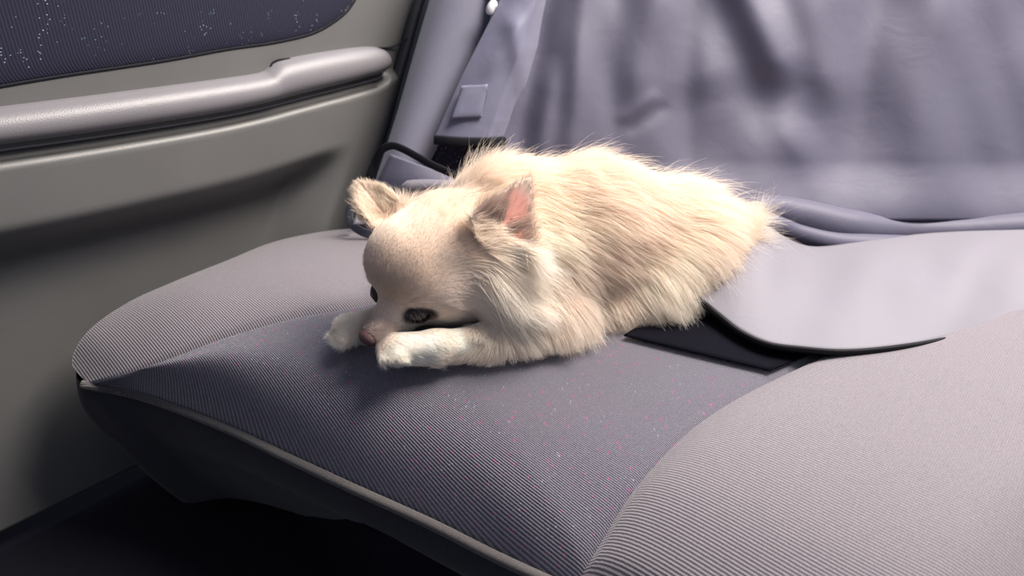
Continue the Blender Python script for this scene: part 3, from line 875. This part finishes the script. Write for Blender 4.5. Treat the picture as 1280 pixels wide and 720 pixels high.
def grow(name, n, weight, label=None, wid=.00016, clump=.42, nguide=9000, mult=1.0, wild=.16, npts=7, extra_lift=0.0):
    P = sample(n, weight)
    Nn = grad(P)
    ln, lf, cb, cl, keep = zone_params(P, Nn)
    sel = (rng.random(len(P)) < keep) & ~((P[:, 2] < .004) & (Nn[:, 2] < -.3))
    P, Nn, ln, lf, cb, cl = P[sel], Nn[sel], ln[sel], lf[sel] + extra_lift, cb[sel], cl[sel]
    n = len(P)
    cb = cb - Nn * np.sum(cb * Nn, 1)[:, None]
    cb = cb / np.maximum(.15, np.linalg.norm(cb, axis=1))[:, None]
    # swirl noise in the comb
    sw = np.stack([vnoise(P, 55, s) for s in (1, 2, 3)], 1) * (.35 * np.clip(ln / .022, .25, 1))[:, None]
    cb = cb + sw - Nn * np.sum(sw * Nn, 1)[:, None]
    cb = cb / np.maximum(.15, np.linalg.norm(cb, axis=1))[:, None]
    ln = ln * mult * (.72 + .5 * rng.random(n)) * (1 + .18 * vnoise(P, 90, 9))
    d0 = nrm_rows(Nn * (lf * 1.6)[:, None] + cb * (1 - .5 * lf)[:, None] + rng.normal(size=(n, 3)) * wild * .6 * np.clip(ln / .02, .3, 1)[:, None])
    d1 = nrm_rows(Nn * (lf * .45)[:, None] + cb + np.array((0, 0, -.28)) + rng.normal(size=(n, 3)) * wild * np.clip(ln / .02, .3, 1)[:, None])
    s = np.linspace(0, 1, npts)
    C = np.zeros((n, npts, 3)); C[:, 0] = P - Nn * .0006
    for i in range(1, npts):
        t = (s[i] + s[i - 1]) * .5
        dd = nrm_rows(d0 * (1 - t) + d1 * t)
        C[:, i] = C[:, i - 1] + dd * (ln / (npts - 1))[:, None]
    # clumps: strands lean to their guide's tip
    g = rng.choice(n, min(nguide, n), replace=False)
    kd = KDTree(len(g))
    for i, gi in enumerate(g): kd.insert(Vector(P[gi]), i)
    kd.balance()
    gi = np.array([g[kd.find(Vector(p))[1]] for p in P])
    k = clump * s ** 1.3
    rel = C[gi] - C[gi][:, :1]
    ratio = (ln / np.maximum(1e-5, ln[gi]))[:, None, None]
    target = C[gi][:, :1] + rel * np.clip(ratio, .6, 1.2)
    cw = (clump * np.clip(ln / .022, .15, 1) * (.5 + .5 * rng.random(n)))[:, None] * (s ** 1.3)[None]
    C = C * (1 - cw[..., None]) + target * cw[..., None]
    # nothing goes below the seat
    zmin = .0012 + .002 * rng.random((n, 1))
    C[:, 1:, 2] = np.maximum(C[:, 1:, 2], zmin)
    # nor through the body
    Q = C[:, 2:].reshape(-1, 3)
    fd = field(Q)
    bad = fd < .0006
    if bad.any():
        Qb = Q[bad]; Q[bad] = Qb + grad(Qb) * (.0010 - fd[bad])[:, None]
        C[:, 2:] = Q.reshape(n, npts - 2, 3)
    hc = bpy.data.hair_curves.new(name)
    hc.add_curves([npts] * n)
    hc.attributes['position'].data.foreach_set('vector', (C - base_of(dog)).astype(np.float32).ravel())
    ra = hc.attributes.get('radius') or hc.attributes.new('radius', 'FLOAT', 'POINT')
    rad = wid * np.clip(.55 + ln / .04, .6, 1.1)[:, None] * (.7 + .6 * rng.random((n, 1))) * (1 - .85 * s[None] ** 1.5)
    ra.data.foreach_set('value', rad.astype(np.float32).ravel())
    ca = hc.attributes.new('hair_colour', 'FLOAT_COLOR', 'CURVE')
    tone = (1 + .10 * vnoise(P, 40, 21) + rng.normal(size=n) * .06)[:, None]
    tint = np.clip(cl * tone, 0.01, .97)
    ca.data.foreach_set('color', np.column_stack([tint, np.ones(n)]).astype(np.float32).ravel())
    hc.materials.append(MF)
    o = bpy.data.objects.new(name, hc); COL.objects.link(o); o.parent = dog
    o['kind'] = 'stuff'
    if label: o['label'] = label
    return o
def nrm_rows(v): return v / np.maximum(1e-9, np.linalg.norm(v, axis=1))[:, None]
visible = np.ones(len(tri))
visible *= np.where(tc_[:, 1] > .66, .5, 1.0)
head_w = 1 + 3.4 * (np.linalg.norm(tc_ - S, axis=1) < .085)
paw_w = 1 + 1.2 * ((tc_[:, 2] < .035) & (tc_[:, 1] < .545))
grow('coat', 175000, visible * head_w * paw_w, None)
guard_w = np.where((tc_[:, 2] > .06) | (tc_[:, 0] > .2), 1.0, .25) * np.where(np.linalg.norm(tc_ - H(.02, 0, -.01), axis=1) < .05, 0.0, 1.0)
grow('guard_hairs', 5000, guard_w, None, wid=.00012, clump=.5, nguide=900, mult=1.25, wild=.35, extra_lift=.15)

tuft_w = np.exp(-(np.linalg.norm(tc_ - A(497, 262, .56), axis=1) / .014) ** 2) + .8 * np.exp(-(np.linalg.norm(tc_ - A(590, 215, .60), axis=1) / .03) ** 2) * .35
grow('nape_hairs', 650, tuft_w, None, wid=.00011, clump=.45, nguide=200, mult=1.05, wild=.35, extra_lift=.55)

# ------------------------------------------------------------------ eyes, nose, lashes
def ball(name, c, r, mat, parent, nu=28, nv=18, sc=None, frame=None):
    V, F = [], []
    fr = np.eye(3) if frame is None else frame
    sc = np.ones(3) if sc is None else np.asarray(sc)
    for i in range(nv + 1):
        th = math.pi * i / nv
        for j in range(nu):
            ph = 2 * math.pi * j / nu
            p = np.array((math.sin(th) * math.cos(ph), math.sin(th) * math.sin(ph), math.cos(th))) * sc * r
            V.append(np.asarray(c) + fr.T @ p)
    F = grid_faces(nv + 1, nu, True)
    return mesh(name, V, F, mat, parent)
M['eye'] = plain('dark_wet_eye', (0.012, 0.009, 0.010), rough=.08, spec=.7, noise=.1)
M['lid'] = plain('dark_eyelid_skin', (0.026, 0.020, 0.022), rough=.55, noise=.2, scale=300)
M['nose'] = plain('liver_nose_leather', (0.15, 0.085, 0.085), rough=.62, spec=.25, noise=.35, scale=700)
for e, ax in zip(EYE, EAX):
    ey = ball('eye', e - ax * .0022, ER, M['eye'], dog)
    # lids: two shells of a slightly larger sphere leaving a slit
    lat = nrm(np.cross(hu, ax)); up = nrm(np.cross(ax, lat))
    for sgn, a0, a1, nm in ((1, -1, 80, 'upper_eyelid'), (-1, 27, 75, 'lower_eyelid')):
        rows = []
        for i in range(14):
            el_ = math.radians(a0 + (a1 - a0) * i / 13.0)
            row = []
            for j in range(25):
                az = math.radians(-80 + 160 * j / 24.0)
                droop = el_ * (1 - .25 * (1 - math.cos(az)) * (1 - i / 13.0))
                r = ER + .0011 + (.0006 if i == 0 else 0)
                d = (ax * math.cos(az) + lat * math.sin(az)) * math.cos(droop) + up * sgn * math.sin(droop)
                row.append(e - ax * .0024 + d * r)
            rows.append(row)
        sheet(nm, np.array(rows), M['lid'], ey, thick=.0007, flip=(sgn < 0))
# nose pad with a philtrum groove and two nostrils
nfr = np.stack([hl, hu, hf])
V, F = [], []
nu, nv = 40, 26
for i in range(nv + 1):
    th = math.pi * i / nv
    for j in range(nu):
        ph = 2 * math.pi * j / nu
        x, y, z = math.sin(th) * math.cos(ph), math.sin(th) * math.sin(ph), math.cos(th)
        r = 1 + .10 * y
        r -= .22 * math.exp(-(x / .10) ** 2) * (z > 0) * max(0, .5 - y) * z
        for sx in (-1, 1): r -= .38 * math.exp(-(((x - sx * .48) / .17) ** 2 + ((y + .12) / .22) ** 2)) * (z > .2)
        V.append(NOSE + hf * .0028 + hu * .001 + nfr.T @ (np.array((x * .0090, y * .0074, z * .0058)) * r))
mesh('nose', V, grid_faces(nv + 1, nu, True), M['nose'], dog)
# white lashes and brow hairs over the near eye, a few whiskers
def strands(name, roots, tips, bend, wid, col, npts=6):
    n = len(roots); s = np.linspace(0, 1, npts)
    C = roots[:, None] * (1 - s)[None, :, None] + tips[:, None] * s[None, :, None] + bend[:, None] * (4 * s * (1 - s))[None, :, None]
    hc = bpy.data.hair_curves.new(name); hc.add_curves([npts] * n)
    hc.attributes['position'].data.foreach_set('vector', (C - base_of(dog)).astype(np.float32).ravel())
    ra = hc.attributes.get('radius') or hc.attributes.new('radius', 'FLOAT', 'POINT')
    ra.data.foreach_set('value', (wid * (1 - .8 * s)[None] * np.ones((n, 1))).astype(np.float32).ravel())
    ca = hc.attributes.new('hair_colour', 'FLOAT_COLOR', 'CURVE')
    ca.data.foreach_set('color', np.tile(np.array(col + (1,), np.float32), n))
    hc.materials.append(MF)
    o = bpy.data.objects.new(name, hc); COL.objects.link(o); o.parent = dog; o['kind'] = 'stuff'
    return o
R_, T_, B_ = [], [], []
for e, ax, n in ((EYE[0], EAX[0], 13), (EYE[1], EAX[1], 6)):
    lat = nrm(np.cross(hu, ax)); up = nrm(np.cross(ax, lat))
    for k in range(n):
        az = math.radians(random.uniform(-60, 60)); el_ = math.radians(random.uniform(5, 45))
        d = (ax * math.cos(az) + lat * math.sin(az)) * math.cos(el_) + up * math.sin(el_)
        r = e - ax * .0024 + d * (ER + .0018)
        R_.append(r); T_.append(r + ax * .0035 - up * random.uniform(.002, .0055) + lat * random.uniform(.001, .0022)); B_.append(ax * .0012)
strands('eyelashes', np.array(R_), np.array(T_), np.array(B_), .00008, (.75, .70, .66))
R_, T_, B_ = [], [], []
for k in range(16):
    sgn = 1 if k % 3 else -1
    r = NOSE - hf * random.uniform(.004, .012) + hl * sgn * .010 + hu * random.uniform(-.004, .004)
    R_.append(r); T_.append(r + (hl * sgn * .8 + hu * random.uniform(-.2, .5) - hf * .2) * random.uniform(.012, .024)); B_.append(hu * .002)
T_ = np.array(T_); T_[:, 2] = np.maximum(T_[:, 2], .004)
strands('whiskers', np.array(R_), T_, np.array(B_), .00009, (.85, .82, .78))
